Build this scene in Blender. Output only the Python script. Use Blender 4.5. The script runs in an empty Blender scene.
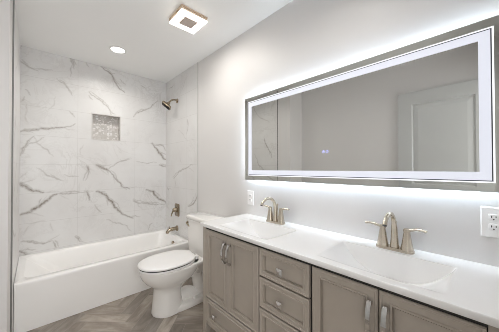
import bpy, bmesh, math, random
import numpy as np
from mathutils import Vector, Matrix
PI = math.pi
SC = bpy.context.scene
COL = SC.collection
# ------------------------------------------------------------------ camera
FPX, YAW, PITCH, ROLL, CAMZ = 227.755, 0.75193, 0.01025, -0.00216, 1.2462
cam_data = bpy.data.cameras.new('camera')
cam_data.sensor_fit = 'HORIZONTAL'
cam_data.sensor_width = 36.0
cam_data.lens = FPX / 499.0 * 36.0
cam_data.clip_start = 0.01
cam = bpy.data.objects.new('camera', cam_data)
COL.objects.link(cam)
F_ = Vector((math.sin(YAW)*math.cos(PITCH), math.cos(YAW)*math.cos(PITCH), math.sin(PITCH)))
R_ = Vector((math.cos(YAW), -math.sin(YAW), 0))
U_ = R_.cross(F_)
R2 = R_*math.cos(ROLL) + U_*math.sin(ROLL)
U2 = U_*math.cos(ROLL) - R_*math.sin(ROLL)
cam.matrix_world = Matrix(((R2.x, U2.x, -F_.x, 0), (R2.y, U2.y, -F_.y, 0), (R2.z, U2.z, -F_.z, CAMZ), (0, 0, 0, 1)))
SC.camera = cam
# ------------------------------------------------------------------ world, exposure, area lights
world = bpy.data.worlds.new('world')
SC.world = world
world.use_nodes = True
world.node_tree.nodes['Background'].inputs[0].default_value = (1.0, 0.98, 0.95, 1)
world.node_tree.nodes['Background'].inputs[1].default_value = 0.8
vs = SC.view_settings
vs.view_transform = 'Standard'
vs.look = 'None'
vs.gamma = 1.0
vs.use_curve_mapping = False
vs.exposure = 1.08
SC.cycles.max_bounces = 14
SC.cycles.diffuse_bounces = 8
SC.cycles.glossy_bounces = 8
SC.cycles.caustics_reflective = False
SC.cycles.caustics_refractive = False
SC.cycles.use_denoising = True
SC.cycles.filter_width = 0.85
SC.cycles.sample_clamp_indirect = 6.0


def area_light(name, loc, target, sx, sy, power, color=(1, 1, 1)):
    d = bpy.data.lights.new(name, 'AREA')
    d.shape = 'RECTANGLE'
    d.size, d.size_y = sx, sy
    d.energy = power
    d.color = color
    o = bpy.data.objects.new(name, d)
    COL.objects.link(o)
    o.location = loc
    o.rotation_euler = (Vector(target) - Vector(loc)).to_track_quat('-Z', 'Y').to_euler()
    return o


# added fill light, unseen behind the camera, to brighten the room
area_light('hall_fill', (0.05, -1.25, 1.45), (0.3, 1.5, 1.1), 1.3, 1.7, 14.0, (0.98, 0.99, 1.0))
CAN_POWER = 2.3
FAN_EMIT = 4.0
FAN_POWER = 2.4
BAND_EMIT = 0.36
HALO_EMIT = 22.0

# ------------------------------------------------------------------ node helpers
def new_mat(name, color=(0.8, 0.8, 0.8), rough=0.5, metal=0.0, spec=0.5):
    m = bpy.data.materials.new(name)
    m.use_nodes = True
    b = m.node_tree.nodes['Principled BSDF']
    b.inputs['Base Color'].default_value = (*color, 1)
    b.inputs['Roughness'].default_value = rough
    b.inputs['Metallic'].default_value = metal
    b.inputs['Specular IOR Level'].default_value = spec
    return m


class NT:
    def __init__(self, m):
        self.t = m.node_tree
        self.b = self.t.nodes['Principled BSDF']

    def n(self, kind, **kw):
        nd = self.t.nodes.new(kind)
        for k, v in kw.items():
            setattr(nd, k, v)
        return nd

    def link(self, a, b):
        self.t.links.new(a, b)

    def coords(self):
        return self.n('ShaderNodeTexCoord').outputs['Object']

    def noise(self, scale, detail=4, rough=0.55, vec=None, dist=0.0):
        nd = self.n('ShaderNodeTexNoise')
        nd.inputs['Scale'].default_value = scale
        nd.inputs['Detail'].default_value = detail
        nd.inputs['Roughness'].default_value = rough
        nd.inputs['Distortion'].default_value = dist
        self.link(vec if vec is not None else self.coords(), nd.inputs['Vector'])
        return nd.outputs['Fac']

    def ramp(self, fac, stops):
        r = self.n('ShaderNodeValToRGB')
        e = r.color_ramp.elements
        while len(e) < len(stops):
            e.new(0.5)
        for el, (p, c) in zip(e, stops):
            el.position = p
            el.color = (*c, 1) if len(c) == 3 else c
        self.link(fac, r.inputs[0])
        return r.outputs[0]

    def math(self, op, a, b=None, clamp=False):
        nd = self.n('ShaderNodeMath', operation=op)
        nd.use_clamp = clamp
        for i, v in enumerate((a, b)):
            if v is None:
                continue
            if isinstance(v, (int, float)):
                nd.inputs[i].default_value = v
            else:
                self.link(v, nd.inputs[i])
        return nd.outputs[0]

    def mix(self, fac, a, b):
        nd = self.n('ShaderNodeMix', data_type='RGBA')
        for s, v in ((nd.inputs[0], fac), (nd.inputs[6], a), (nd.inputs[7], b)):
            if isinstance(v, (int, float)):
                s.default_value = v
            elif isinstance(v, tuple):
                s.default_value = (*v, 1)
            else:
                self.link(v, s)
        return nd.outputs[2]

    def bump(self, h, strength=0.2, dist=0.002):
        nd = self.n('ShaderNodeBump')
        nd.inputs['Strength'].default_value = strength
        nd.inputs['Distance'].default_value = dist
        self.link(h, nd.inputs['Height'])
        self.link(nd.outputs[0], self.b.inputs['Normal'])

    def color(self, c):
        self.link(c, self.b.inputs['Base Color'])


def emit_mat(name, color, strength):
    m = new_mat(name, (0.25, 0.25, 0.25), 0.5)
    b = m.node_tree.nodes['Principled BSDF']
    b.inputs['Emission Color'].default_value = (*color, 1)
    b.inputs['Emission Strength'].default_value = strength
    return m


def soft_mat(name, color, rough, var=0.03, scale=6.0, metal=0.0, spec=0.5, bump=None):
    """a plain finish with a faint procedural variation"""
    m = new_mat(name, color, rough, metal, spec)
    t = NT(m)
    f = t.noise(scale, 3)
    lo = tuple(max(0, c*(1-var)) for c in color)
    hi = tuple(min(1, c*(1+var)) for c in color)
    t.color(t.ramp(f, [(0.3, lo), (0.7, hi)]))
    if bump:
        t.bump(t.noise(bump[0], 2), bump[1], bump[2])
    return m


M = {}
M['paint'] = soft_mat('wall_paint', (0.72, 0.708, 0.70), 0.45, 0.01, 2.0, spec=0.35, bump=(160, 0.03, 0.001))
M['ceiling'] = soft_mat('ceiling_paint', (0.89, 0.893, 0.885), 0.75, 0.01, 2.0, spec=0.2)
M['trim'] = soft_mat('trim_paint', (0.80, 0.80, 0.79), 0.35, 0.01)
M['door'] = soft_mat('door_paint', (0.54, 0.55, 0.545), 0.35, 0.01)
M['porcelain'] = soft_mat('porcelain', (0.87, 0.855, 0.83), 0.10, 0.01, 3.0)
M['tub'] = soft_mat('tub_enamel', (0.92, 0.912, 0.90), 0.16, 0.01, 3.0)
M['counter'] = soft_mat('cultured_marble', (0.91, 0.91, 0.91), 0.16, 0.012, 5.0)
M['cabinet'] = soft_mat('taupe_lacquer', (0.435, 0.388, 0.338), 0.38, 0.03, 9.0)
M['cabinet_dark'] = soft_mat('gap_shade_and_spray_face', (0.03, 0.028, 0.026), 0.8, 0.03)  # near-black: painted shade of the cabinet gaps, also the spray face
M['nickel'] = soft_mat('brushed_nickel', (0.62, 0.56, 0.47), 0.24, 0.06, 30.0, metal=1.0)
M['bronze'] = soft_mat('champagne_bronze', (0.36, 0.30, 0.22), 0.27, 0.08, 30.0, metal=1.0)
M['chrome'] = soft_mat('polished_chrome', (0.66, 0.65, 0.64), 0.14, 0.01, 10.0, metal=1.0)
M['edge_metal'] = soft_mat('tile_edge_metal', (0.55, 0.545, 0.53), 0.4, 0.02, 8.0, metal=0.0)
M['seam_shade'] = soft_mat('seat_seam_shade', (0.02, 0.02, 0.02), 0.6, 0.05)  # black that paints the shade between toilet seat and lid
M['plastic'] = soft_mat('white_plastic', (0.91, 0.905, 0.90), 0.3, 0.01)
M['slot'] = soft_mat('socket_slot', (0.05, 0.05, 0.05), 0.6, 0.05)
M['fan_frame'] = soft_mat('fan_frame_beige', (0.70, 0.56, 0.42), 0.45, 0.03)
M['fan_center'] = soft_mat('fan_center_silver', (0.55, 0.46, 0.41), 0.5, 0.03)
M['fan_glow'] = emit_mat('fan_light_diffuser', (1.0, 0.95, 0.88), FAN_EMIT)
M['can_glow'] = emit_mat('recessed_lens', (1.0, 0.97, 0.92), 3.0)
M['band'] = emit_mat('led_band', (0.85, 0.88, 1.0), BAND_EMIT)
M['halo'] = emit_mat('led_halo_strip', (0.74, 0.87, 1.0), HALO_EMIT)
M['edge_line'] = soft_mat('mirror_edge_line', (0.05, 0.05, 0.07), 0.4, 0.02)
M['edge_glow'] = emit_mat('mirror_edge_glow', (0.92, 0.94, 1.0), 0.5)
M['icon'] = emit_mat('clock_icon_glow', (0.35, 0.38, 0.95), 0.75)
m = new_mat('mirror_border_silver', (0.60, 0.61, 0.585), 0.03, 1.0)
M['mirror_border'] = m
m = new_mat('mirror_silver', (0.70, 0.705, 0.69), 0.02, 1.0)
M['mirror'] = m


def marble(name, axis, seam0, pitch):
    m = new_mat(name, (0.8, 0.79, 0.78), 0.30, 0.0, 0.35)
    t = NT(m)
    co = t.coords()
    at = t.n('ShaderNodeAttribute', attribute_name='vein')
    brk = t.noise(30, 6, 0.7)
    v = t.math('MULTIPLY', at.outputs['Fac'], t.math('ADD', t.math('MULTIPLY', brk, 2.4), -0.25), True)
    # faint soft veining of the whole slab
    wv = t.noise(3.1, 8, 0.66, dist=1.3)
    thin = t.math('SUBTRACT', 1.0, t.math('MULTIPLY', t.math('ABSOLUTE', t.math('SUBTRACT', wv, 0.5)), 26.0), True)
    msk = t.math('MULTIPLY', t.math('SUBTRACT', t.noise(1.9, 3), 0.42), 3.5, True)
    faint = t.math('MULTIPLY', t.math('MULTIPLY', thin, msk), 0.36)
    cloud = t.ramp(t.noise(3.2, 5, 0.6), [(0.3, (0.70, 0.69, 0.685)), (0.65, (0.75, 0.748, 0.745))])
    c = t.mix(faint, cloud, (0.45, 0.43, 0.41))
    c = t.mix(v, c, (0.235, 0.205, 0.175))
    sep = t.n('ShaderNodeSeparateXYZ')
    t.link(co, sep.inputs[0])
    def seam(out, s0, p):
        q = t.math('DIVIDE', t.math('SUBTRACT', out, s0), p)
        fr = t.math('ABSOLUTE', t.math('SUBTRACT', q, t.math('ROUND', q)))
        return t.math('LESS_THAN', t.math('MULTIPLY', fr, p), 0.0017)
    g = t.math('MAXIMUM', seam(sep.outputs[axis], seam0, pitch), seam(sep.outputs[2], 0.400, 0.2975))
    c = t.mix(t.math('MULTIPLY', g, 0.45), c, (0.50, 0.485, 0.47))
    t.color(c)
    return m


M['tile_back'] = marble('marble_tile_back', 0, 0.338, 0.600)
M['tile_side'] = marble('marble_tile_side', 1, 2.597, 0.600)

m = new_mat('niche_mosaic', (0.7, 0.7, 0.7), 0.3)
t = NT(m)
vor = t.n('ShaderNodeTexVoronoi', feature='DISTANCE_TO_EDGE')
vor.inputs['Scale'].default_value = 34
vor.inputs['Randomness'].default_value = 0.25
t.link(t.coords(), vor.inputs['Vector'])
cell = t.n('ShaderNodeTexVoronoi', feature='F1')
cell.inputs['Scale'].default_value = 34
cell.inputs['Randomness'].default_value = 0.25
t.link(t.coords(), cell.inputs['Vector'])
cc = t.ramp(cell.outputs['Color'], [(0.2, (0.52, 0.495, 0.47)), (0.5, (0.72, 0.70, 0.685)), (0.8, (0.80, 0.79, 0.78))])
t.color(t.mix(t.math('LESS_THAN', vor.outputs['Distance'], 0.045), cc, (0.55, 0.53, 0.51)))
M['mosaic'] = m

m = new_mat('wood_look_tile', (0.3, 0.27, 0.24), 0.36)
t = NT(m)
at = t.n('ShaderNodeAttribute', attribute_name='plank')
sp = t.n('ShaderNodeSeparateColor')
t.link(at.outputs['Color'], sp.inputs[0])
# plank.r = along, plank.g = across (metres), plank.b = random tone
cmb = t.n('ShaderNodeCombineXYZ')
t.link(t.math('MULTIPLY', sp.outputs[0], 4.5), cmb.inputs[0])
t.link(t.math('MULTIPLY', sp.outputs[1], 15.0), cmb.inputs[1])
t.link(t.math('MULTIPLY', sp.outputs[2], 40.0), cmb.inputs[2])
gr = t.noise(1.0, 6, 0.6, vec=cmb.outputs[0], dist=0.5)
base = t.ramp(gr, [(0.28, (0.20, 0.172, 0.145)), (0.52, (0.325, 0.290, 0.252)), (0.75, (0.47, 0.435, 0.395))])
tone = t.ramp(sp.outputs[2], [(0.0, (0.70, 0.69, 0.68)), (0.5, (0.90, 0.87, 0.845)), (1.0, (1.16, 1.13, 1.11))])
mx = t.n('ShaderNodeMix', data_type='RGBA', blend_type='MULTIPLY')
mx.inputs[0].default_value = 1.0
t.link(base, mx.inputs[6]); t.link(tone, mx.inputs[7])
t.color(mx.outputs[2])
M['floor'] = m
M['grout'] = soft_mat('floor_grout', (0.36, 0.33, 0.30), 0.8, 0.04)


# ------------------------------------------------------------------ mesh helpers
def link_mesh(name, bm, mat, parent=None, smooth=False, angle=40):
    off = parent_world(parent) if parent else Vector((0, 0, 0))
    if off.length:
        bmesh.ops.translate(bm, verts=bm.verts, vec=-off)
    me = bpy.data.meshes.new(name)
    bm.normal_update()
    if smooth:
        for f in bm.faces:
            f.smooth = True
        for e in bm.edges:
            if len(e.link_faces) == 2 and e.calc_face_angle(0) > math.radians(angle):
                e.smooth = False
    bm.to_mesh(me)
    bm.free()
    for mm in (mat if isinstance(mat, (list, tuple)) else [mat]):
        me.materials.append(mm)
    o = bpy.data.objects.new(name, me)
    COL.objects.link(o)
    if parent:
        o.parent = parent
    return o


def parent_world(o):
    v = Vector((0, 0, 0))
    while o:
        v += o.location
        o = o.parent
    return v


def thing(name, label, cat, loc, group=None):
    o = bpy.data.objects.new(name, None)
    o.empty_display_size = 0.05
    COL.objects.link(o)
    o.location = loc
    o['label'] = label
    o['category'] = cat
    if group:
        o['group'] = group
    return o


def struct(name, bm, mat, parent=None, smooth=False):
    o = link_mesh(name, bm, mat, parent, smooth)
    if not parent:
        o['kind'] = 'structure'
    return o


def copy_thing(o, dx, label):
    """a thing with copies of its parts and their sub-parts"""
    def rec(s, par):
        c = s.copy()
        COL.objects.link(c)
        if par:
            c.parent = par
        for ch in list(s.children):
            rec(ch, c)
        return c
    c = rec(o, None)
    c.location = o.location + Vector(dx)
    c['label'] = label
    return c


def box(x0, x1, y0, y1, z0, z1, bevel=0.0, seg=2, bm=None):
    b = bmesh.new()
    vs_ = [b.verts.new((x, y, z)) for x in (x0, x1) for y in (y0, y1) for z in (z0, z1)]
    for q in ((0, 1, 3, 2), (4, 6, 7, 5), (0, 4, 5, 1), (2, 3, 7, 6), (0, 2, 6, 4), (1, 5, 7, 3)):
        b.faces.new([vs_[i] for i in q])
    bmesh.ops.recalc_face_normals(b, faces=b.faces)
    if bevel:
        bmesh.ops.bevel(b, geom=list(b.edges), offset=bevel, segments=seg, profile=0.6, affect='EDGES')
    if bm is None:
        return b
    merge(bm, b)
    return bm


def merge(dst, src):
    mp = {v: dst.verts.new(v.co) for v in src.verts}
    for f in src.faces:
        nf = dst.faces.new([mp[v] for v in f.verts])
        nf.material_index = f.material_index
    src.free()
    return dst


def loft(rings, cap0=True, cap1=True, closed=True):
    b = bmesh.new()
    vr = [[b.verts.new(p) for p in r] for r in rings]
    n = len(vr[0])
    for i in range(len(vr)-1):
        for j in range(n if closed else n-1):
            k = (j+1) % n
            b.faces.new((vr[i][j], vr[i][k], vr[i+1][k], vr[i+1][j]))
    if cap0:
        b.faces.new(list(reversed(vr[0])))
    if cap1:
        b.faces.new(vr[-1])
    bmesh.ops.recalc_face_normals(b, faces=b.faces)
    return b


def frame_for(d):
    d = d.normalized()
    a = Vector((0, 0, 1)) if abs(d.z) < 0.9 else Vector((1, 0, 0))
    u = d.cross(a).normalized()
    return u, d.cross(u).normalized()


def tube(pts, rad, n=12, cap=True, flat=None):
    """tube along pts; rad a number or list; flat = (su, sv) scales of the section"""
    pts = [Vector(p) for p in pts]
    rings = []
    u = None
    for i, p in enumerate(pts):
        d = (pts[min(i+1, len(pts)-1)] - pts[max(i-1, 0)]).normalized()
        if u is None:
            u, v = frame_for(d)
        else:
            u = (u - d*u.dot(d)).normalized()
            v = d.cross(u)
        r = rad[i] if isinstance(rad, (list, tuple)) else rad
        su, sv = flat if flat else (1, 1)
        rings.append([p + u*(r*su*math.cos(2*PI*k/n)) + v*(r*sv*math.sin(2*PI*k/n)) for k in range(n)])
    return loft(rings, cap, cap)


def smooth_path(pts, n=24):
    """Catmull-Rom through pts"""
    P = [Vector(p) for p in pts]
    P = [P[0]*2-P[1]] + P + [P[-1]*2-P[-2]]
    out = []
    segs = len(P)-3
    for s in range(segs):
        a, b, c, d = P[s:s+4]
        m_ = max(2, n//segs)
        for k in range(m_):
            t_ = k/m_
            out.append(0.5*((2*b) + (c-a)*t_ + (2*a-5*b+4*c-d)*t_**2 + (3*b-a-3*c+d)*t_**3))
    out.append(P[-2])
    return out


def lathe(profile, center, axis='z', n=28, cap=True):
    """profile: (radius, height) pairs along the axis from center"""
    c = Vector(center)
    if isinstance(axis, str):
        axis = {'x': Vector((1, 0, 0)), 'y': Vector((0, 1, 0)), 'z': Vector((0, 0, 1)), '-x': Vector((-1, 0, 0))}[axis]
    axis = Vector(axis).normalized()
    u, v = frame_for(axis)
    rings = [[c + axis*h + u*(r*math.cos(2*PI*k/n)) + v*(r*math.sin(2*PI*k/n)) for k in range(n)] for r, h in profile]
    return loft(rings, cap, cap)


def rrect(cx, cy, hx, hy, r, z, k=6):
    """rounded rectangle ring in a horizontal plane"""
    out = []
    for qx, qy, a0 in ((1, 1, 0), (-1, 1, PI/2), (-1, -1, PI), (1, -1, 3*PI/2)):
        for i in range(k+1):
            a = a0 + PI/2*i/k
            out.append(Vector((cx+qx*(hx-r)+r*math.cos(a), cy+qy*(hy-r)+r*math.sin(a), z)))
    return out


def egg(xf, xb, cy, hw, z, n=48, px=2.0, back=2.6):
    """elongated outline: rounded front at xf (small x), squarer back at xb"""
    cx = xf + (xb-xf)*0.47
    out = []
    for i in range(n):
        a = 2*PI*i/n
        c, s = math.cos(a), math.sin(a)
        e = back if c > 0 else px
        x = math.copysign(abs(c)**(2/e), c)
        y = math.copysign(abs(s)**(2/e), s)
        out.append(Vector((cx + x*((xb-cx) if c > 0 else (cx-xf)), cy + y*hw, z)))
    return out


def panel_x(x, y0, y1, z0, z1, thick, prof):
    """framed panel facing -x: front at x, back at x+thick, prof = (inset, depth) steps to the middle"""
    b = bmesh.new()
    rings = [[(x+thick, y0, z0), (x+thick, y1, z0), (x+thick, y1, z1), (x+thick, y0, z1)]]
    for ins, d in prof:
        rings.append([(x+d, y0+ins, z0+ins), (x+d, y1-ins, z0+ins), (x+d, y1-ins, z1-ins), (x+d, y0+ins, z1-ins)])
    b.free()
    return loft(rings)


def panel_px(x, y0, y1, z0, z1, thick, prof):
    """the same facing +x"""
    b = panel_x(-x, y0, y1, z0, z1, thick, prof)
    for v in b.verts:
        v.co.x = -v.co.x
    bmesh.ops.recalc_face_normals(b, faces=b.faces)
    return b


# ------------------------------------------------------------------ dimensions
XW = 1.364            # painted vanity wall
XT = 1.356            # tiled face of the same wall
YB = 3.1965           # tiled back wall
YT = 2.332            # front edge of the tiles
XL = -0.130           # tub alcove left wall
XF = -0.450           # left wall of the wider part of the room
YR = 2.095            # return face between the two
YF = -0.060           # front wall with the doorway
ZC = 2.475
NX0, NX1, NZ0, NZ1 = 0.475, 0.762, 1.5975, 1.892

BACK_VEINS = [(3,((0.557,2.470),(0.632,2.433),(0.697,2.332),(0.765,2.243),(0.814,2.215))),(2,((0.272,2.477),(0.305,2.406))),(1,((0.415,2.468),(0.438,2.428))),(2,((0.440,2.139),(0.510,2.083),(0.571,2.053),(0.634,1.992),(0.665,1.908))),(1,((0.440,2.097),(0.475,2.053))),(1,((0.181,2.210),(0.242,2.147),(0.274,2.074))),(2,((-0.128,2.320),(-0.076,2.288),(0.004,2.256))),(2,((0.267,2.475),(0.299,2.404))),(1,((0.156,2.217),(0.216,2.180),(0.258,2.124),(0.286,2.063))),(1,((-0.084,2.043),(-0.049,1.990))),(1,((-0.092,1.969),(-0.117,1.915))),(1,((0.259,1.883),(0.308,1.824))),(0,((0.090,1.867),(0.137,1.940),(0.147,2.020))),(0,((-0.074,1.899),(-0.065,1.816))),(3,((-0.124,1.614),(-0.064,1.637),(0.007,1.648),(0.100,1.671),(0.219,1.698),(0.313,1.750))),(0,((-0.074,1.838),(-0.082,1.751),(-0.064,1.705))),(1,((0.259,1.882),(0.313,1.824))),(2,((-0.122,1.375),(-0.106,1.448),(-0.064,1.528),(-0.020,1.581))),(1,((-0.020,1.571),(0.035,1.481),(0.092,1.434),(0.131,1.379))),(1,((0.000,1.256),(0.103,1.167),(0.211,1.112))),(1,((0.221,1.182),(0.348,1.161))),(0,((-0.138,1.149),(-0.070,1.213))),(4,((-0.141,1.096),(-0.112,1.095),(-0.074,1.066),(-0.024,1.019),(0.057,0.999))),(4,((-0.111,0.792),(-0.043,0.810),(0.007,0.850),(0.058,0.889),(0.111,0.952),(0.166,0.977))),(2,((0.166,0.977),(0.341,0.972))),(1,((0.110,1.190),(0.221,1.114))),(2,((-0.109,0.524),(-0.032,0.507),(0.050,0.470),(0.135,0.479))),(2,((0.135,0.470),(0.162,0.398))),(3,((-0.127,0.436),(-0.060,0.378))),(2,((0.319,0.490),(0.363,0.420))),(0,((0.112,0.675),(0.134,0.585))),(0,((-0.052,0.689),(0.069,0.710))),(0,((-0.091,0.587),(-0.042,0.673))),(4,((0.518,1.291),(0.585,1.252),(0.655,1.211))),(3,((0.655,1.211),(0.727,1.107),(0.802,1.012),(0.879,0.982))),(1,((0.620,1.231),(0.726,1.313),(0.897,1.380))),(3,((0.421,1.279),(0.441,1.186))),(4,((0.519,0.977),(0.603,0.931),(0.674,0.844),(0.765,0.711),(0.919,0.604))),(3,((0.423,0.984),(0.448,0.879))),(1,((0.503,0.823),(0.570,0.724))),(1,((0.622,0.629),(0.765,0.565),(0.900,0.436))),(1,((0.286,0.994),(0.486,0.980))),(2,((0.919,0.841),(0.980,0.792))),(0,((0.389,1.518),(0.359,1.402))),(2,((0.921,1.920),(0.954,1.979),(1.056,2.032),(1.163,2.126),(1.237,2.197))),(1,((0.761,2.374),(0.823,2.321))),(1,((1.020,2.353),(1.073,2.329))),(4,((1.151,1.593),(1.242,1.483),(1.313,1.392),(1.361,1.370))),(2,((1.196,1.573),(1.312,1.567),(1.341,1.502))),(3,((1.256,1.297),(1.351,1.284))),(1,((0.765,1.356),(0.880,1.367))),(1,((0.960,1.338),(1.219,1.329))),(4,((1.087,0.960),(1.175,0.931),(1.290,0.806),(1.362,0.742))),(2,((0.921,0.820),(1.066,0.783),(1.220,0.743),(1.338,0.730))),(1,((0.766,1.022),(0.842,0.976))),(1,((1.110,0.419),(1.131,0.482),(1.176,0.498))),]
RIGHT_VEINS = [(2,((2.968,1.115),(2.819,1.185),(2.593,1.250),(2.429,1.289))),(3,((2.550,0.782),(2.390,0.860),(2.330,0.962))),(1,((2.917,1.094),(2.887,1.007))),(2,((3.150,0.968),(3.106,0.943))),(0,((2.772,1.401),(2.726,1.314))),(2,((2.560,1.841),(2.547,1.772))),(1,((3.086,2.368),(2.940,2.385))),(0,((2.704,2.252),(2.561,2.383))),(0,((2.817,1.745),(2.560,1.580))),]
LEFT_VEINS = [(2,((2.40,1.05),(2.55,1.12),(2.75,1.30),(2.85,1.50))),(3,((2.45,1.42),(2.60,1.70),(2.62,1.76))),(2,((2.70,0.95),(2.90,1.10),(3.1,1.16))),(1,((2.5,2.0),(2.8,2.2),(3.0,2.4))),(3,((2.35,0.80),(2.5,0.72),(2.7,0.70)))]


def vein_field(A, B, veins, seed):
    rng = random.Random(seed)
    out = np.zeros_like(A)
    W = {0: (0.0032, 0.22), 1: (0.0034, 0.40), 2: (0.0040, 0.55), 3: (0.0048, 0.74), 4: (0.0072, 0.88)}
    more = []
    for k, pts in veins:
        if k >= 2:
            for _ in range(k-1):
                i = rng.randrange(len(pts)-1)
                a, d = Vector(pts[i]), Vector(pts[i+1])-Vector(pts[i])
                s = a + d*rng.random()
                w = rng.choice((-1, 1))*rng.uniform(0.25, 0.7)
                d = d.normalized()*rng.uniform(0.06, 0.16)
                e = s + Vector((d.x*math.cos(w)-d.y*math.sin(w), d.x*math.sin(w)+d.y*math.cos(w)))
                more.append((rng.choice((0, 1)), (tuple(s), tuple(e))))
            o_ = [(x+rng.uniform(0.006, 0.018), y+rng.uniform(0.006, 0.016)) for x, y in pts]
            more.append((1, o_[:max(2, len(o_)-1)]))
    for k, pts in list(veins)+more:
        sig, amp = W[k]
        P = [Vector(p) for p in pts]
        for _ in range(4):
            Q = [P[0]]
            for a, b in zip(P, P[1:]):
                d = b-a
                nrm = Vector((-d.y, d.x))
                Q += [(a+b)/2 + nrm*rng.uniform(-0.13, 0.13), b]
            P = Q
        L = len(P)-1
        for i, (a, b) in enumerate(zip(P, P[1:])):
            tpos = (i+0.5)/L
            s = sig*(0.55+0.75*math.sin(PI*min(1, 0.15+tpos*0.8)))*rng.uniform(0.8, 1.2)
            am = amp*(0.55+0.45*math.sin(PI*(0.12+0.8*tpos)))
            pad = s*4
            sel = (A > min(a.x, b.x)-pad) & (A < max(a.x, b.x)+pad) & (B > min(a.y, b.y)-pad) & (B < max(a.y, b.y)+pad)
            if not sel.any():
                continue
            px, py = A[sel]-a.x, B[sel]-a.y
            d = b-a
            h = np.clip((px*d.x+py*d.y)/max(d.length_squared, 1e-9), 0, 1)
            dist = np.hypot(px-h*d.x, py-h*d.y)
            out[sel] = np.maximum(out[sel], am*np.exp(-0.5*(dist/s)**2))
    return out


def tile_plane(name, us, vs_, to3d, hole, veins, seed, mat, flip):
    U, V = np.meshgrid(us, vs_)
    fld = vein_field(U, V, veins, seed)
    nu, nv = len(us), len(vs_)
    verts = [to3d(u, v) for u, v in zip(U.ravel(), V.ravel())]
    faces = []
    for j in range(nv-1):
        for i in range(nu-1):
            if hole and hole[0]-1e-6 < us[i] and us[i+1] < hole[1]+1e-6 and hole[2]-1e-6 < vs_[j] and vs_[j+1] < hole[3]+1e-6:
                continue
            q = (j*nu+i, j*nu+i+1, (j+1)*nu+i+1, (j+1)*nu+i)
            faces.append(tuple(reversed(q)) if flip else q)
    me = bpy.data.meshes.new(name)
    me.from_pydata(verts, [], faces)
    at = me.attributes.new('vein', 'FLOAT', 'POINT')
    at.data.foreach_set('value', fld.ravel().astype(np.float32))
    me.materials.append(mat)
    o = bpy.data.objects.new(name, me)
    COL.objects.link(o)
    o['kind'] = 'structure'
    return o


def ticks(*marks, step=0.005):
    out = [marks[0]]
    for a, b in zip(marks, marks[1:]):
        n = max(1, round((b-a)/step))
        out += [a+(b-a)*(i+1)/n for i in range(n)]
    return np.array(out)


# ------------------------------------------------------------------ room shell
zfloor = 0.0
# herringbone floor: every plank tile is a few faces of the one floor mesh
bm = bmesh.new()
lay = bm.loops.layers.float_color.new('plank')
rng = random.Random(11)
PW, PL, GAP = 0.100, 0.400, 0.0022
ang = math.radians(45)
ca, sa = math.cos(ang), math.sin(ang)
FX0, FX1, FY0, FY1 = XF-0.02, XW+0.01, -1.6, YB+0.02


def clip_poly(poly, x0, x1, y0, y1):
    for ax, lim, sgn in ((0, x0, 1), (0, x1, -1), (1, y0, 1), (1, y1, -1)):
        out = []
        for i in range(len(poly)):
            a, b = poly[i], poly[(i+1) % len(poly)]
            ia, ib = sgn*(a[ax]-lim) >= 0, sgn*(b[ax]-lim) >= 0
            if ia:
                out.append(a)
            if ia != ib:
                tt = (lim-a[ax])/(b[ax]-a[ax])
                out.append([a[k]+(b[k]-a[k])*tt for k in range(4)])
        poly = out
        if not poly:
            return None
    return poly


ox, oy = 0.60, 2.262
ratio = round(PL/PW)
for i in range(-60, 60):
    for j in range(-20, 20):
        # classic herringbone lattice: L-pairs stepped diagonally
        for kind in (0, 1):
            bx = i*PW + j*PL
            by = i*PW - j*PL
            if kind == 0:
                u0, u1, v0, v1 = bx, bx+PL, by, by+PW
            else:
                u0, u1, v0, v1 = bx+PL, bx+PL+PW, by-PL+PW, by+PW
            cxp, cyp = ox+(u0*ca-v0*sa), oy+(u0*sa+v0*ca)
            if not (FX0-1 < cxp < FX1+1 and FY0-1 < cyp < FY1+1):
                continue
            u0 += GAP/2; u1 -= GAP/2; v0 += GAP/2; v1 -= GAP/2
            r1, r2 = rng.random(), rng.random()*3
            poly = []
            for u, v in ((u0, v0), (u1, v0), (u1, v1), (u0, v1)):
                al, ac = (u-u0, v-v0) if kind == 0 else (v-v0, u-u0)
                poly.append([ox+u*ca-v*sa, oy+u*sa+v*ca, al+r2, ac+r2*0.37])
            poly = clip_poly(poly, FX0, FX1, FY0, FY1)
            if not poly or len(poly) < 3:
                continue
            f = bm.faces.new([bm.verts.new((p[0], p[1], 0.0)) for p in poly])
            for lp, p in zip(f.loops, poly):
                lp[lay] = (p[2], p[3], r1, 1)
bmesh.ops.recalc_face_normals(bm, faces=bm.faces)
for f in bm.faces:
    if f.normal.z < 0:
        f.normal_flip()
gf = bm.faces.new([bm.verts.new(p) for p in ((FX0, FY0, -0.0015), (FX1, FY0, -0.0015), (FX1, FY1, -0.0015), (FX0, FY1, -0.0015))])
gf.material_index = 1
struct('floor', bm, [M['floor'], M['grout']])

struct('ceiling', box(XF-0.12, XW+0.12, YF-0.12, YB+0.14, ZC, ZC+0.08), M['ceiling'])
struct('wall_right', box(XW, XW+0.10, YF-0.12, YB+0.14, 0, ZC), M['paint'])
struct('wall_left', box(XF-0.10, XF, YF-0.12, YR, 0, ZC), M['paint'])
struct('wall_alcove_left', box(XF-0.10, XL, YR, YB+0.14, 0, ZC), M['paint'])
# front wall with the doorway the photograph was taken from
DX0, DX1, DZ = -0.405, 0.42, 2.10
bm = box(XF, DX0, YF-0.12, YF, 0, ZC)
box(DX1, XW, YF-0.12, YF, 0, ZC, bm=bm)
box(DX0, DX1, YF-0.12, YF, DZ, ZC, bm=bm)
struct('wall_front', bm, M['paint'])
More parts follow.
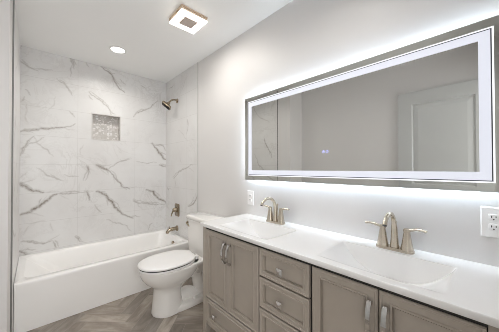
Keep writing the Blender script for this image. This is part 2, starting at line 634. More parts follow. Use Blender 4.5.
# tiled faces
tile_plane('wall_back', ticks(XL, NX0, NX1, XW), ticks(0.30, NZ0, NZ1, ZC),
           lambda u, v: (u, YB, v), (NX0, NX1, NZ0, NZ1), BACK_VEINS, 3, M['tile_back'], False)
tile_plane('wall_tile_right', ticks(YT, YB, step=0.006), ticks(0.0, ZC, step=0.006),
           lambda u, v: (XT, u, v), None, RIGHT_VEINS, 5, M['tile_side'], True)
tile_plane('wall_tile_left', ticks(YT, YB, step=0.01), ticks(0.0, ZC, step=0.01),
           lambda u, v: (XL+0.008, u, v), None, LEFT_VEINS, 7, M['tile_side'], False)
# niche box sunk into the back wall, open to the front
bm = bmesh.new()
nd = 0.088
c = [(NX0, YB, NZ0), (NX1, YB, NZ0), (NX1, YB, NZ1), (NX0, YB, NZ1)]
k = [(a, y+nd, z) for a, y, z in c]
vv = [bm.verts.new(p) for p in c+k]
for q in ((4, 5, 6, 7), (0, 1, 5, 4), (1, 2, 6, 5), (2, 3, 7, 6), (3, 0, 4, 7)):
    f = bm.faces.new([vv[i] for i in q])
    f.material_index = 0 if q == (4, 5, 6, 7) else 1
for f in bm.faces:
    ctr = Vector(((NX0+NX1)/2, YB+nd/2, (NZ0+NZ1)/2))
    f.normal_update()
    if f.normal.dot(ctr-f.calc_center_median()) < 0:
        f.normal_flip()
struct('wall_niche', bm, [M['mosaic'], M['mosaic']])
# slim stone border round the niche opening
bm = bmesh.new()
bw = 0.010
for (x0, x1, z0, z1) in ((NX0-bw, NX1+bw, NZ1, NZ1+bw), (NX0-bw, NX1+bw, NZ0-bw, NZ0), (NX0-bw, NX0, NZ0, NZ1), (NX1, NX1+bw, NZ0, NZ1)):
    box(x0, x1, YB-0.004, YB+0.004, z0, z1, bm=bm)
struct('trim_1', bm, soft_mat('niche_border', (0.66, 0.645, 0.63), 0.3, 0.04, 20))
# metal edge profiles of the tiling
struct('trim_2', box(XT-0.001, XW, YT-0.006, YT, 0, ZC), M['edge_metal'])
struct('trim_3', box(XL, XL+0.009, YT-0.006, YT, 0, ZC), soft_mat('dark_edge_metal', (0.22, 0.22, 0.215), 0.4, 0.03, 8.0))
# baseboards
struct('baseboard_right', box(XW-0.013, XW, 1.50, YT-0.008, 0, 0.10, 0.003, 1), M['trim'])
struct('baseboard_left', box(XF, XF+0.013, 0.80, YR, 0, 0.10, 0.003, 1), M['trim'])
struct('baseboard_return', box(XF+0.013, XL, YR-0.013, YR, 0, 0.10, 0.003, 1), M['trim'])

# door leaf folded back against the left wall (seen in the mirror)
DY0, DY1 = -0.010, 0.752
xd = -0.412
dp = [(0.0, 0.002), (0.002, 0.0)]
bm = box(xd-0.036, xd-0.017, DY0, DY1, 0.012, 2.098)
bm2 = bm
ST = 0.118
for (y0, y1, z0, z1) in ((DY0, DY0+ST, 0.012, 2.098), (DY1-ST-0.012, DY1, 0.012, 2.098), (DY0+ST, DY1-ST-0.012, 1.960, 2.098),
                         (DY0+ST, DY1-ST-0.012, 0.86, 1.066), (DY0+ST, DY1-ST-0.012, 0.012, 0.24)):
    box(xd-0.018, xd, y0, y1, z0, z1, bm=bm)
door = struct('door_1', bm, M['door'])
for z0, z1 in ((1.066, 1.960), (0.24, 0.86)):
    b = panel_px(xd-0.001, DY0+ST-0.001, DY1-ST-0.011, z0-0.001, z1+0.001, 0.015,
                 [(0.0, 0.0), (0.003, 0.001), (0.012, 0.012), (0.018, 0.013), (0.024, 0.009), (0.060, 0.003), (0.065, 0.003)])
    link_mesh('door_panel', b, M['door'], door)
hb = lathe([(0.028, 0), (0.028, 0.008), (0.010, 0.012), (0.010, 0.035), (0.024, 0.045), (0.028, 0.055), (0.020, 0.066)], (xd, DY1-0.06, 0.95), 'x')
link_mesh('door_knob', hb, M['nickel'], door, True)

# ------------------------------------------------------------------ vanity cabinet
VX = 0.910                       # door faces
vanity = thing('vanity_cabinet', 'taupe grey double vanity cabinet with framed doors and drawers under the white countertop', 'vanity', (1.13, 0.73, 0))
VY0, VY1, VB = -0.025, 1.486, 1.352
bm = box(VX+0.020, VB, VY1-0.022, VY1-0.002, 0.115, 0.818)          # end panels, back, bottom
box(VX+0.020, VB, VY0+0.002, VY0+0.022, 0.115, 0.818, bm=bm)
box(VB-0.012, VB, VY0+0.022, VY1-0.022, 0.115, 0.70, bm=bm)
box(VX+0.022, VB-0.012, VY0+0.022, VY1-0.022, 0.115, 0.133, bm=bm)
link_mesh('carcass', bm, M['cabinet'], vanity)
bm = bmesh.new()                                                      # face frame behind the doors, near-black to paint shade into the gaps
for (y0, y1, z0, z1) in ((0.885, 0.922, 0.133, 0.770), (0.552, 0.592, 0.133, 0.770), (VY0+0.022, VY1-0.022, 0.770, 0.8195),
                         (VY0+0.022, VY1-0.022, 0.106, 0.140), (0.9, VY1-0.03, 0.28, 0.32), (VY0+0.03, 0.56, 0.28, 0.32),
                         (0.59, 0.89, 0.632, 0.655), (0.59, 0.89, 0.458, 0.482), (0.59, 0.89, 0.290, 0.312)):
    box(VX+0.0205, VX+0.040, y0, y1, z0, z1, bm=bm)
box(VX+0.0035, VX+0.0205, 0.0135, 1.4465, 0.8040, 0.8195, bm=bm)  # added rail, its near-black paints the shadow line under the counter
link_mesh('face_frame_gap_shade', bm, M['cabinet_dark'], vanity)
for (y0, y1) in ((1.447, VY1), (VY0, 0.013)):                         # corner posts reach the floor
    for x0 in (VX+0.001, VB-0.046):
        link_mesh('leg', box(x0, x0+0.044, y0, y1, 0.0, 0.8195, 0.003, 2), M['cabinet'], vanity, True)
bm = bmesh.new()
box(VX+0.012, VX+0.030, 0.0135, 1.4465, 0.104, 0.131, 0.002, 1, bm=bm)
link_mesh('bottom_rail', bm, M['cabinet'], vanity)

DOOR_PROF = [(0.0, 0.004), (0.004, 0.0), (0.009, 0.0), (0.012, 0.0035), (0.033, 0.0045), (0.0355, 0.0), (0.0415, 0.0), (0.0425, 0.0187), (0.0490, 0.0187), (0.0493, 0.0125)]
DRAW_PROF = [(0.0, 0.004), (0.004, 0.0), (0.009, 0.0), (0.012, 0.0035), (0.024, 0.0045), (0.0265, 0.0), (0.0320, 0.0), (0.0330, 0.0187), (0.0392, 0.0187), (0.0395, 0.0125)]


def bar_pull(y, zc, parent):
    """bowed flat strap pull on two square feet"""
    L = 0.064
    path = []
    for i in range(17):
        s = -1 + 2*i/16
        path.append((VX - 0.013 - 0.019*(1-abs(s)**2.2), zc + L*s))
    b = bmesh.new()
    rings = []
    for i, (x, z) in enumerate(path):
        p0, p1 = path[max(0, i-1)], path[min(16, i+1)]
        d = Vector((p1[0]-p0[0], 0, p1[1]-p0[1])).normalized()
        nrm = Vector((-d.z, 0, d.x))
        c = Vector((x, y, z))
        hw, ht = 0.0080, 0.0032
        rings.append([c+nrm*ht+Vector((0, hw, 0)), c-nrm*ht+Vector((0, hw, 0)), c-nrm*ht-Vector((0, hw, 0)), c+nrm*ht-Vector((0, hw, 0))])
    b.free()
    b = loft(rings)
    for s in (-1, 1):
        zz = zc+s*(L-0.004)
        box(VX-0.014, VX+0.0006, y-0.0075, y+0.0075, zz-0.008, zz+0.008, 0.0015, 1, bm=b)
    h = link_mesh('handle', b, M['chrome'], parent)
    h['label'] = 'chrome bow handle'
    return h


def square_knob(y, z, parent):
    b = lathe([(0.0055, 0.0), (0.0055, 0.017)], (VX+0.003, y, z), '-x', 10)
    s = 0.0185
    rings = []
    for dx, q in ((-0.013, 0.7*s), (-0.017, s), (-0.020, s), (-0.026, 0.45*s), (-0.027, 0.30*s)):
        rings.append([(VX+dx, y-q, z-q), (VX+dx, y+q, z-q), (VX+dx, y+q, z+q), (VX+dx, y-q, z+q)])
    merge(b, loft(rings))
    h = link_mesh('knob', b, M['chrome'], parent)
    h['label'] = 'square chrome knob'
    return h


for (y0, y1, hy) in ((1.184, 1.442, 1.207), (0.907, 1.179, 1.157), (0.292, 0.564, 0.316), (0.016, 0.288, 0.264)):
    d = link_mesh('door', panel_x(VX, y0, y1, 0.312, 0.802, 0.019, DOOR_PROF), M['cabinet'], vanity)
    bar_pull(hy, 0.690, d)
for (z0, z1) in ((0.650, 0.802), (0.478, 0.642), (0.306, 0.470), (0.134, 0.298)):
    d = link_mesh('drawer', panel_x(VX, 0.580, 0.898, z0, z1, 0.019, DRAW_PROF), M['cabinet'], vanity)
    square_knob(0.739, (z0+z1)/2-0.003, d)
for (y0, y1) in ((0.907, 1.442), (0.016, 0.564)):
    d = link_mesh('drawer', panel_x(VX, y0, y1, 0.140, 0.304, 0.019, DRAW_PROF), M['cabinet'], vanity)
    square_knob(y1-0.125, 0.220, d)
    square_knob(y0+0.125, 0.220, d)

# ------------------------------------------------------------------ countertop with two sunk basins
CX0, CX1, CY0, CY1, CZ, CB = 0.8955, 1.3635, -0.035, 1.4935, 0.8455, 0.8205
SINKS = (1.100, 0.335)
BX, BD, BW = 1.238, 0.300, 0.233          # back edge of the basins, their depth in x, half-width
counter = thing('vanity_countertop', 'white cultured marble double sink countertop with two sunken basins on the grey vanity', 'countertop', (1.13, 0.73, CB))
xs = np.concatenate([ticks(CX0, BX-0.010, step=0.0052), ticks(BX-0.010, BX, step=0.0025)[1:], ticks(BX, BX+0.004, step=0.002)[1:], ticks(BX+0.004, CX1, step=0.02)[1:]])
ys = ticks(CY0, SINKS[1]-BW, SINKS[1]+BW, SINKS[0]-BW, SINKS[0]+BW, CY1, step=0.0052)


def sm(a, b, v):
    v = min(1, max(0, (v-a)/(b-a)))
    return v*v*(3-2*v)


def basin(x, y):
    """steep wall at the back, a soft ramp from the front and the sides"""
    z = 0.0
    for yc in SINKS:
        u = (BX-x)/BD
        v = abs(y-yc)/BW
        if u <= 0 or u >= 1 or v >= 1:
            continue
        ramp = (1-u**1.7)*(1-v**2.6)
        back = min(1, (BX-x)/0.010)
        z = max(z, 0.126*ramp*back*sm(0, 0.06, 1-u)*sm(-0.02, 0.05, 1-v))
    return z


b = bmesh.new()
gv = [[b.verts.new((x, y, CZ-basin(x, y))) for x in xs] for y in ys]
for j in range(len(ys)-1):
    for i in range(len(xs)-1):
        b.faces.new((gv[j][i], gv[j][i+1], gv[j+1][i+1], gv[j+1][i]))
# rolled edge, then the underside lip
rim = [gv[0][i] for i in range(len(xs))] + [gv[j][-1] for j in range(1, len(ys))] + [gv[-1][i] for i in range(len(xs)-2, -1, -1)] + [gv[j][0] for j in range(len(ys)-2, 0, -1)]
prev = rim
for (o_, dz) in ((-0.0012, -0.0012), (-0.0018, -0.004), (-0.0018, -0.022), (0.0, -0.0245), (0.05, -0.0245)):
    ring = []
    for v in rim:
        x = min(max(v.co.x, CX0+o_), CX1-max(0, o_)) if o_ >= 0 else (v.co.x+o_ if v.co.x == CX0 else v.co.x)
        y = v.co.y
        x = CX0+o_ if abs(v.co.x-CX0) < 1e-6 else v.co.x
        if abs(v.co.y-CY0) < 1e-6: y = CY0+o_
        if abs(v.co.y-CY1) < 1e-6: y = CY1-o_
        if abs(v.co.x-CX1) < 1e-6: x = CX1-max(0, o_)
        ring.append(b.verts.new((x, y, CZ+dz)))
    n = len(rim)
    for i in range(n):
        k = (i+1) % n
        b.faces.new((prev[i], ring[i], ring[k], prev[k]))
    prev = ring
link_mesh('slab', b, M['counter'], counter, True, 50)
for yc in SINKS:
    dz = CZ - basin(BX-0.040, yc)
    dr = link_mesh('drain', lathe([(0.021, -0.004), (0.021, 0.002), (0.018, 0.0035), (0.016, 0.0015), (0.015, 0.004), (0.004, 0.006)], (BX-0.040, yc, dz), 'z', 24), M['nickel'], counter, True)
    dr['label'] = 'brushed nickel drain'

# ------------------------------------------------------------------ faucets
def make_faucet(yc, label):
    X = 1.290
    z0 = CZ+0.0004
    f = thing('sink_faucet', label, 'faucet', (X, yc, z0), 'centerset faucets on the countertop')
    r0 = [Vector((X+hx, yc+hy, z0)) for hx, hy in ()]
    rings = [[Vector((p.x, p.y, p.z)) for p in rrect(X, yc, 0.029, 0.082, 0.026, z0, 6)],
             rrect(X, yc, 0.029, 0.082, 0.026, z0+0.008, 6), rrect(X, yc, 0.026, 0.079, 0.024, z0+0.013, 6)]
    link_mesh('base_plate', loft(rings), M['nickel'], f, True)
    # spout: broad foot, slim neck, arched over towards the basin
    path = smooth_path([(X, yc, z0+0.008), (X+0.001, yc, z0+0.05), (X-0.001, yc, z0+0.110), (X-0.016, yc, z0+0.154), (X-0.052, yc, z0+0.182), (X-0.098, yc, z0+0.182), (X-0.134, yc, z0+0.162), (X-0.147, yc, z0+0.143)], 49)
    n = len(path)
    rad = []
    for i in range(n):
        t_ = i/(n-1)
        rad.append(0.0205-0.0095*min(1, t_/0.36) if t_ < 0.36 else 0.011-0.0015*min(1, (t_-0.36)/0.2) + max(0, t_-0.9)*0.012)
    s = link_mesh('spout', tube(path, rad, 18), M['nickel'], f, True)
    tip = (path[-1]-path[-2]).normalized()
    link_mesh('aerator', lathe([(0.0088, -0.001), (0.0088, 0.003)], path[-1], tip, 18), M['slot'], s, True)
    link_mesh('lift_rod', merge(tube([(X+0.024, yc, z0+0.006), (X+0.024, yc, z0+0.125)], 0.0028, 8), lathe([(0.003, 0), (0.0062, 0.004), (0.0062, 0.012), (0.003, 0.016)], (X+0.024, yc, z0+0.122), 'z', 12)), M['nickel'], f, True)
    for s_ in (-1, 1):
        yy = yc+s_*0.0520
        b = lathe([(0.0275, 0.006), (0.0265, 0.016), (0.021, 0.045), (0.0165, 0.075), (0.0135, 0.092), (0.0128, 0.096)], (X, yy, z0), 'z', 20)
        link_mesh('handle_body', b, M['nickel'], f, True)
        # lever: cap on the body with a slim blade sweeping outward
        b = lathe([(0.0145, 0.0965), (0.0148, 0.104), (0.0125, 0.110), (0.005, 0.113)], (X, yy, z0), 'z', 18)
        pth = smooth_path([(X, yy-s_*0.006, z0+0.105), (X-0.004, yy+s_*0.022, z0+0.110), (X-0.008, yy+s_*0.050, z0+0.116), (X-0.010, yy+s_*0.078, z0+0.113)], 15)
        merge(b, tube(pth, [0.0088+0.0022*math.sin(PI*min(1, i/12)) for i in range(len(pth))], 12, flat=(1.0, 0.66)))
        link_mesh('lever_handle', b, M['nickel'], f, True)
    return f


make_faucet(SINKS[0], 'brushed nickel two handle arched faucet behind the basin nearer the toilet')
make_faucet(SINKS[1], 'brushed nickel two handle arched faucet behind the basin farther from the toilet')

# ------------------------------------------------------------------ lit mirror
MX = 1.332
MY0, MY1, MZ0, MZ1 = -0.044, 1.479, 1.148, 1.8515
mirror = thing('led_mirror', 'wide backlit rectangular mirror with glowing white LED border on the wall above the countertop', 'mirror', (XW, 0.73, 1.5))


def rect_frame(x0, x1, o, i):
    """ring between inset o and inset i, from depth x0 to x1"""
    def r(x, q):
        return [(x, MY0+q, MZ0+q), (x, MY1-q, MZ0+q), (x, MY1-q, MZ1-q), (x, MY0+q, MZ1-q)]
    rings = [r(x1, o), r(x0, o), r(x0, i), r(x1, i), r(x1, o)]
    return loft(rings, False, False)


link_mesh('border', rect_frame(MX, MX+0.005, 0.0, 0.040), M['mirror_border'], mirror)
link_mesh('glass', box(MX, MX+0.005, MY0+0.040, MY1-0.040, MZ0+0.040, MZ1-0.040), M['mirror'], mirror)
link_mesh('back_box', box(MX+0.0052, XW-0.0005, MY0+0.030, MY1-0.030, MZ0+0.030, MZ1-0.030), M['plastic'], mirror)
b = rect_frame(MX+0.0065, MX+0.0145, 0.0215, 0.0298)
link_mesh('halo_strip', b, M['halo'], mirror)
link_mesh('edge_glow', rect_frame(MX-0.0012, MX, 0.037, 0.0430), M['edge_glow'], mirror)
link_mesh('edge_groove', rect_frame(MX-0.0008, MX, 0.0431, 0.0468), M['edge_line'], mirror)
link_mesh('light_band', rect_frame(MX-0.0012, MX, 0.0470, 0.0820), M['band'], mirror)
b = bmesh.new()
icy, icz = 0.722, 1.350
for dy in (0.014, -0.012):
    ring = [[(MX-0.0006, icy+dy+r*math.cos(a), icz+r*math.sin(a)) for a in [2*PI*k/20 for k in range(20)]] for r in (0.0085, 0.0065)]
    vv = [[b.verts.new(p) for p in r] for r in ring]
    for k in range(20):
        q = (k+1) % 20
        b.faces.new((vv[0][k], vv[0][q], vv[1][q], vv[1][k]))
    box(MX-0.0006, MX-0.0002, icy+dy-0.001, icy+dy+0.001, icz-0.003, icz+0.010, bm=b)
ic = link_mesh('clock_stand_in', b, M['icon'], mirror)  # icons stand in for the clock digits of the mirror
ic['label'] = 'small blue lit icons in place of the mirror clock'

# ------------------------------------------------------------------ outlets
def outlet(yc, zc, label, hy=0.038, hz=0.062):
    o = thing('wall_outlet', label, 'outlet', (XW, yc, zc), 'wall outlets above the countertop')
    b = loft([[(XW, yc+sy*hy, zc+sz*hz) for sy, sz in ((-1, -1), (1, -1), (1, 1), (-1, 1))],
              [(XW-0.003, yc+sy*hy, zc+sz*hz) for sy, sz in ((-1, -1), (1, -1), (1, 1), (-1, 1))],
              [(XW-0.006, yc+sy*(hy-0.004), zc+sz*(hz-0.004)) for sy, sz in ((-1, -1), (1, -1), (1, 1), (-1, 1))]])
    link_mesh('cover_plate', b, M['plastic'], o)
    for s in (1, -1):
        z = zc+s*0.0195
        rings = []
        for x, q in ((XW-0.0055, 0.0), (XW-0.0085, 0.0), (XW-0.009, 0.001)):
            rings.append([Vector((x, yc+(p.x), z+(p.y))) for p in rrect(0, 0, 0.0165-q, 0.0145-q, 0.009, 0, 5)])
        rc = link_mesh('receptacle', loft(rings), M['plastic'], o, True)
        b = bmesh.new()
        for dy, hh in ((0.0065, 0.0046), (-0.0065, 0.0036)):
            box(XW-0.0094, XW-0.0085, yc+dy-0.0013, yc+dy+0.0013, z+0.003-hh, z+0.003+hh, bm=b)
        merge(b, lathe([(0.0026, 0), (0.0026, 0.001)], (XW-0.0084, yc, z-0.0075), '-x', 12))
        link_mesh('slot', b, M['slot'], rc)
    link_mesh('screw', lathe([(0.003, 0), (0.003, 0.0012), (0.001, 0.0016)], (XW-0.0058, yc, zc), '-x', 12), M['plastic'], o)
    return o


outlet(0.000, 1.024, 'white duplex outlet with dark slots at the right end of the backsplash wall')
outlet(1.443, 0.990, 'white duplex outlet on the wall beside the faucet nearer the toilet')

# ------------------------------------------------------------------ toilet
TY = 1.985
toilet = thing('toilet', 'white two piece toilet with closed lid standing between the bathtub and the vanity', 'toilet', (1.0, TY, 0))
spec = [(0.000, 0.724, 0.985, 0.120), (0.012, 0.721, 0.990, 0.122), (0.030, 0.725, 0.985, 0.118), (0.10, 0.732, 0.970, 0.110), (0.18, 0.738, 0.965, 0.104),
        (0.215, 0.738, 0.975, 0.106), (0.232, 0.728, 1.00, 0.115), (0.252, 0.704, 1.04, 0.135), (0.280, 0.672, 1.08, 0.157), (0.315, 0.645, 1.11, 0.174), (0.350, 0.630, 1.13, 0.183), (0.380, 0.624, 1.14, 0.187), (0.392, 0.624, 1.14, 0.187), (0.398, 0.630, 1.135, 0.181)]
b = loft([egg(xf, xb, TY, hw, z) for z, xf, xb, hw in spec])
# floor flange running back under the tank
rings = []
for z, g in ((0.0, 0.0), (0.012, 0.002), (0.034, -0.002), (0.046, -0.012), (0.048, -0.02)):
    rings.append(egg(0.735-g*0.5, 1.315+g, TY, 0.124+g, z, back=3.5))
merge(b, loft(rings))
# trapway: a fat tube that rises behind the column and drops to the floor
tp = smooth_path([(0.90, TY, 0.16), (0.98, TY, 0.235), (1.06, TY, 0.275), (1.135, TY, 0.235), (1.165, TY, 0.15), (1.175, TY, 0.03)], 24)
merge(b, tube(tp, [0.056]*len(tp), 20, flat=(1.05, 1.0)))
tp = smooth_path([(0.93, TY, 0.045), (1.03, TY, 0.085), (1.11, TY, 0.05), (1.19, TY, 0.03)], 12)
merge(b, tube(tp, [0.058]*len(tp), 18))
# deck under the tank
rings = []
for z, hx, hy in ((0.255, 0.085, 0.070), (0.31, 0.115, 0.095), (0.345, 0.140, 0.130), (0.375, 0.158, 0.155), (0.393, 0.160, 0.158), (0.398, 0.156, 0.154)):
    rings.append(rrect(1.190, TY, hx, hy, 0.045, z, 6))
merge(b, loft(rings))
link_mesh('bowl', b, M['porcelain'], toilet, True, 60)
rings = [egg(0.624, 1.085, TY, 0.182, 0.3985), egg(0.617, 1.090, TY, 0.189, 0.402), egg(0.617, 1.090, TY, 0.189, 0.412), egg(0.622, 1.087, TY, 0.185, 0.417)]
link_mesh('seat', loft(rings), M['plastic'], toilet, True, 60)
link_mesh('seat_gap_shade', loft([egg(0.618, 1.080, TY, 0.188, 0.4172), egg(0.618, 1.080, TY, 0.188, 0.4232)]), M['seam_shade'], toilet)  # black filler, painted shade of the seam below the lid
rings = [egg(0.617, 1.092, TY, 0.189, 0.423), egg(0.612, 1.095, TY, 0.194, 0.427), egg(0.613, 1.095, TY, 0.193, 0.437), egg(0.628, 1.088, TY, 0.180, 0.445), egg(0.70, 1.06, TY, 0.13, 0.449), egg(0.80, 0.98, TY, 0.05, 0.4505)]
link_mesh('lid', loft(rings), M['plastic'], toilet, True, 60)
for s in (-1, 1):
    link_mesh('hinge', box(1.082, 1.116, TY+s*0.075-0.020, TY+s*0.075+0.020, 0.3985, 0.434, 0.006, 3), M['plastic'], toilet, True)
rings = []
for z, hx, hy in ((0.3985, 0.088, 0.185), (0.42, 0.094, 0.196), (0.55, 0.098, 0.205), (0.700, 0.101, 0.211), (0.728, 0.101, 0.212)):
    rings.append(rrect(1.246, TY, hx, hy, 0.035, z, 6))
link_mesh('tank', loft(rings), M['porcelain'], toilet, True, 60)
rings = []
for z, g in ((0.7285, 0.004), (0.733, 0.010), (0.756, 0.011), (0.764, 0.007), (0.768, -0.006)):
    rings.append(rrect(1.246, TY, 0.101+g, 0.212+g, 0.042, z, 6))
link_mesh('tank_lid', loft(rings), M['porcelain'], toilet, True, 60)
b = lathe([(0.017, 0), (0.017, 0.007), (0.008, 0.010), (0.007, 0.019)], (1.1465, TY+0.175, 0.690), '-x', 18)
lv = smooth_path([(1.128, TY+0.175, 0.690), (1.124, TY+0.150, 0.684), (1.124, TY+0.110, 0.664)], 10)
merge(b, tube(lv, [0.0065, 0.0065, 0.007, 0.0075, 0.008, 0.0085, 0.009, 0.009, 0.0085, 0.007, 0.005][:len(lv)], 10, flat=(1, 0.7)))
h = link_mesh('flush_lever', b, M['bronze'], toilet, True)
h['label'] = 'dark metal flush lever'
for s in (-1, 1):
    link_mesh('bolt_cap', lathe([(0.014, 0.0), (0.014, 0.008), (0.010, 0.016), (0.003, 0.019)], (1.075, TY+s*0.088, 0.0475), 'z', 16), M['plastic'], toilet, True)

# ------------------------------------------------------------------ bathtub
TX0, TX1, TBY0, TBY1, TZ = XL+0.0105, XT-0.0015, 2.445, YB-0.0015, 0.3825
tub = thing('bathtub', 'white alcove bathtub with a plain tall apron below the marble tiled walls', 'bathtub', (0.6, 2.82, 0))
cxm, cym = (TX0+TX1)/2, (TBY0+TBY1)/2
hxm, hym = (TX1-TX0)/2, (TBY1-TBY0)/2
b = bmesh.new()
outer = []
for z, fy, r in ((0.0, 0.006, 0.004), (0.30, 0.001, 0.004), (0.355, 0.0, 0.004), (0.372, 0.0005, 0.005), (0.3785, 0.003, 0.006), (TZ-0.0012, 0.007, 0.008), (TZ, 0.012, 0.010)):
    y0 = TBY0+fy+0.0
    outer.append(rrect(cxm, (y0+TBY1)/2, hxm, (TBY1-y0)/2, r, z, 6))
inner = []
for z, x0, x1, y0, y1, r in ((TZ-0.0005, TX0+0.048, TX1-0.060, TBY0+0.074, TBY1-0.050, 0.07), (TZ-0.006, TX0+0.054, TX1-0.064, TBY0+0.079, TBY1-0.055, 0.07),
                             (TZ-0.03, TX0+0.082, TX1-0.072, TBY0+0.086, TBY1-0.064, 0.07), (0.24, TX0+0.20, TX1-0.088, TBY0+0.104, TBY1-0.082, 0.08),
                             (0.12, TX0+0.32, TX1-0.105, TBY0+0.128, TBY1-0.104, 0.12), (0.075, TX0+0.37, TX1-0.135, TBY0+0.158, TBY1-0.134, 0.11), (0.066, TX0+0.45, TX1-0.20, TBY0+0.22, TBY1-0.20, 0.09)):
    inner.append(rrect((x0+x1)/2, (y0+y1)/2, (x1-x0)/2, (y1-y0)/2, r, z, 6))
link_mesh('shell', loft(outer+inner), M['tub'], tub, True, 55)
zo, OVY = 0.290, 2.78
h = link_mesh('overflow_plate', lathe([(0.038, 0.0), (0.038, 0.006), (0.034, 0.010), (0.012, 0.012)], (TX1-0.081, OVY, zo), '-x', 24), M['bronze'], tub, True)
h['label'] = 'bronze round overflow plate'
h = link_mesh('drain', lathe([(0.034, 0), (0.034, 0.004), (0.026, 0.006), (0.010, 0.008)], (TX1-0.25, 2.83, 0.066), 'z', 24), M['bronze'], tub, True)
h['label'] = 'bronze drain'

# ------------------------------------------------------------------ shower fittings on the tiled right wall
SY = 2.845
sh = thing('shower_fixture', 'bronze shower head on a bent arm high on the tiled wall', 'shower head', (XT, SY, 2.141))
link_mesh('flange', lathe([(0.031, 0), (0.030, 0.006), (0.020, 0.012), (0.012, 0.016)], (XT, SY, 2.141), '-x', 22), M['bronze'], sh, True)
arm = smooth_path([(XT-0.005, SY, 2.141), (1.315, SY, 2.147), (1.272, SY, 2.130), (1.245, SY, 2.097)], 18)
link_mesh('arm', tube(arm, 0.0105, 12), M['bronze'], sh, True)
ax = Vector((-0.56, 0.22, -0.80)).normalized()
P0 = Vector((1.245, SY, 2.097))
su = ax.cross(Vector((0, 0, 1))).normalized()
sv = ax.cross(su).normalized()


def head_ring(h_, half, r):
    return [P0 + ax*h_ + su*p.x + sv*p.y for p in rrect(0, 0, half, half, r, 0, 4)]


b = lathe([(0.012, -0.006), (0.018, 0.002), (0.019, 0.016), (0.024, 0.024), (0.026, 0.032)], P0, ax, 24)
merge(b, loft([head_ring(0.030, 0.036, 0.012), head_ring(0.040, 0.058, 0.012), head_ring(0.046, 0.062, 0.012), head_ring(0.062, 0.062, 0.012), head_ring(0.066, 0.058, 0.012)]))
hd = link_mesh('head', b, M['bronze'], sh, True)
b = loft([head_ring(0.0655, 0.054, 0.010), head_ring(0.068, 0.054, 0.010), head_ring(0.069, 0.051, 0.010)])
for gx in range(-3, 4):
    for gy in range(-3, 4):
        merge(b, lathe([(0.0024, 0.0685), (0.0019, 0.0715)], P0+su*(gx*0.0145)+sv*(gy*0.0145), ax, 6))
link_mesh('spray_face', b, M['cabinet_dark'], hd, True)

vy, vz = 2.840, 0.702
va = thing('shower_valve', 'bronze shower valve lever on a tall plate above the tub spout', 'shower valve', (XT, vy, vz))
rings = []
for x, q in ((XT, 0.0), (XT-0.006, 0.0), (XT-0.012, 0.006)):
    rings.append([Vector((x, vy+p.x, vz+p.y)) for p in rrect(0, 0, 0.062-q, 0.082-q, 0.02, 0, 5)])
link_mesh('cover_plate', loft(rings), M['bronze'], va, True)
link_mesh('hub', lathe([(0.030, 0.010), (0.027, 0.030), (0.024, 0.055), (0.019, 0.060)], (XT, vy, vz+0.005), '-x', 22), M['bronze'], va, True)
pth = smooth_path([(XT-0.050, vy, vz+0.012), (XT-0.056, vy+0.012, vz-0.010), (XT-0.066, vy+0.022, vz-0.045), (XT-0.072, vy+0.028, vz-0.078)], 14)
link_mesh('lever_handle', tube(pth, [0.0125-0.004*i/len(pth) for i in range(len(pth))], 12, flat=(1.0, 0.7)), M['bronze'], va, True)

ts = thing('tub_spout', 'bronze tub spout just over the rim of the bathtub', 'tub spout', (XT, SY, 0.462))
link_mesh('flange', lathe([(0.036, 0), (0.035, 0.010), (0.028, 0.016)], (XT, SY, 0.462), '-x', 22), M['bronze'], ts, True)
pth = smooth_path([(XT-0.008, SY, 0.462), (XT-0.06, SY, 0.462), (XT-0.105, SY, 0.456), (XT-0.128, SY, 0.436), (XT-0.130, SY, 0.420)], 20)
link_mesh('spout', tube(pth, [0.026-0.006*min(1, i/12) for i in range(len(pth))], 18), M['bronze'], ts, True)
link_mesh('diverter_knob', lathe([(0.004, 0), (0.004, 0.012), (0.009, 0.014), (0.009, 0.022), (0.004, 0.025)], (XT-0.108, SY, 0.476), 'z', 14), M['bronze'], ts, True)

# ------------------------------------------------------------------ ceiling fixtures
fx, fy, fh = 0.896, 1.685, 0.113
fan = thing('ceiling_fan_light', 'square ceiling exhaust fan with a glowing white panel and tan centre', 'fan light', (fx, fy, ZC))
b = bmesh.new()
box(fx-fh, fx+fh, fy-fh, fy+fh, ZC-0.013, ZC-0.0005, 0.002, 1, bm=b)
box(fx-fh+0.012, fx+fh-0.012, fy-fh+0.012, fy+fh-0.012, ZC-0.018, ZC-0.013, bm=b)
box(fx-fh, fx+fh, fy-fh, fy+fh, ZC-0.033, ZC-0.018, 0.002, 1, bm=b)
link_mesh('housing', b, M['fan_frame'], fan)
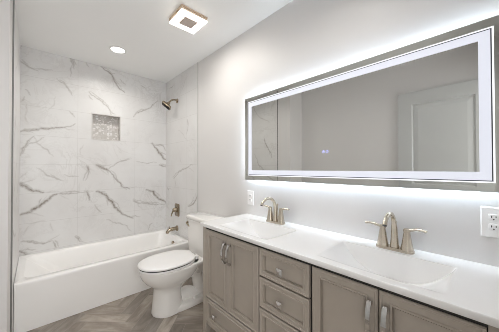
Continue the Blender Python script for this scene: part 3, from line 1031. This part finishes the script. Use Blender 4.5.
# glowing panel with an opening for the centre plate
def sq(z, h_):
    return [(fx-h_, fy-h_, z), (fx+h_, fy-h_, z), (fx+h_, fy+h_, z), (fx-h_, fy+h_, z)]
link_mesh('light_panel', loft([sq(ZC-0.0332, 0.058), sq(ZC-0.0332, fh-0.004), sq(ZC-0.041, fh-0.002), sq(ZC-0.044, fh-0.006), sq(ZC-0.044, 0.058), sq(ZC-0.0332, 0.058)], False, False), M['fan_glow'], fan)
h = link_mesh('center_plate', box(fx-0.0578, fx+0.0578, fy-0.0578, fy+0.0578, ZC-0.0445, ZC-0.0332, 0.001, 1), M['fan_center'], fan)
h['label'] = 'tan square centre plate'

can = thing('recessed_light', 'round glowing recessed light in the ceiling over the bathtub', 'ceiling light', (0.607, 2.637, ZC))
link_mesh('trim_ring', loft([[Vector((0.607+r*math.cos(2*PI*k/36), 2.637+r*math.sin(2*PI*k/36), ZC+h_)) for k in range(36)] for r, h_ in ((0.080, -0.0004), (0.080, -0.003), (0.066, -0.007), (0.062, -0.004), (0.062, -0.0006))], False, False), M['trim'], can, True)
link_mesh('lens', lathe([(0.0615, -0.0008), (0.0615, -0.004), (0.055, -0.0045)], (0.607, 2.637, ZC), 'z', 36), M['can_glow'], can)


def disk_lamp(name, loc, r, power, color):
    d = bpy.data.lights.new(name, 'AREA')
    d.shape = 'DISK'
    d.size = 2*r
    d.energy = power
    d.color = color
    d.spread = math.radians(150)
    o = bpy.data.objects.new(name, d)
    COL.objects.link(o)
    o.location = loc
    return o


disk_lamp('recessed_lamp', (0.607, 2.637, ZC-0.006), 0.05, CAN_POWER, (1.0, 0.96, 0.90))
disk_lamp('added_lamp_by_door', (0.70, 0.62, ZC-0.006), 0.06, CAN_POWER*0.8, (1.0, 0.97, 0.93))  # lamp added out of view with its fixture, for more brightness
added_can = copy_thing(can, (0.70-0.607, 0.62-2.637, 0), 'added unseen round recessed light in the ceiling above the vanity, nearer the door than the bathtub')
d = bpy.data.lights.new('fan_lamp', 'AREA')
d.shape = 'SQUARE'
d.size = 0.20
d.energy = FAN_POWER
d.color = (1.0, 0.96, 0.91)
o = bpy.data.objects.new('fan_lamp', d)
COL.objects.link(o)
o.location = (fx, fy, ZC-0.047)
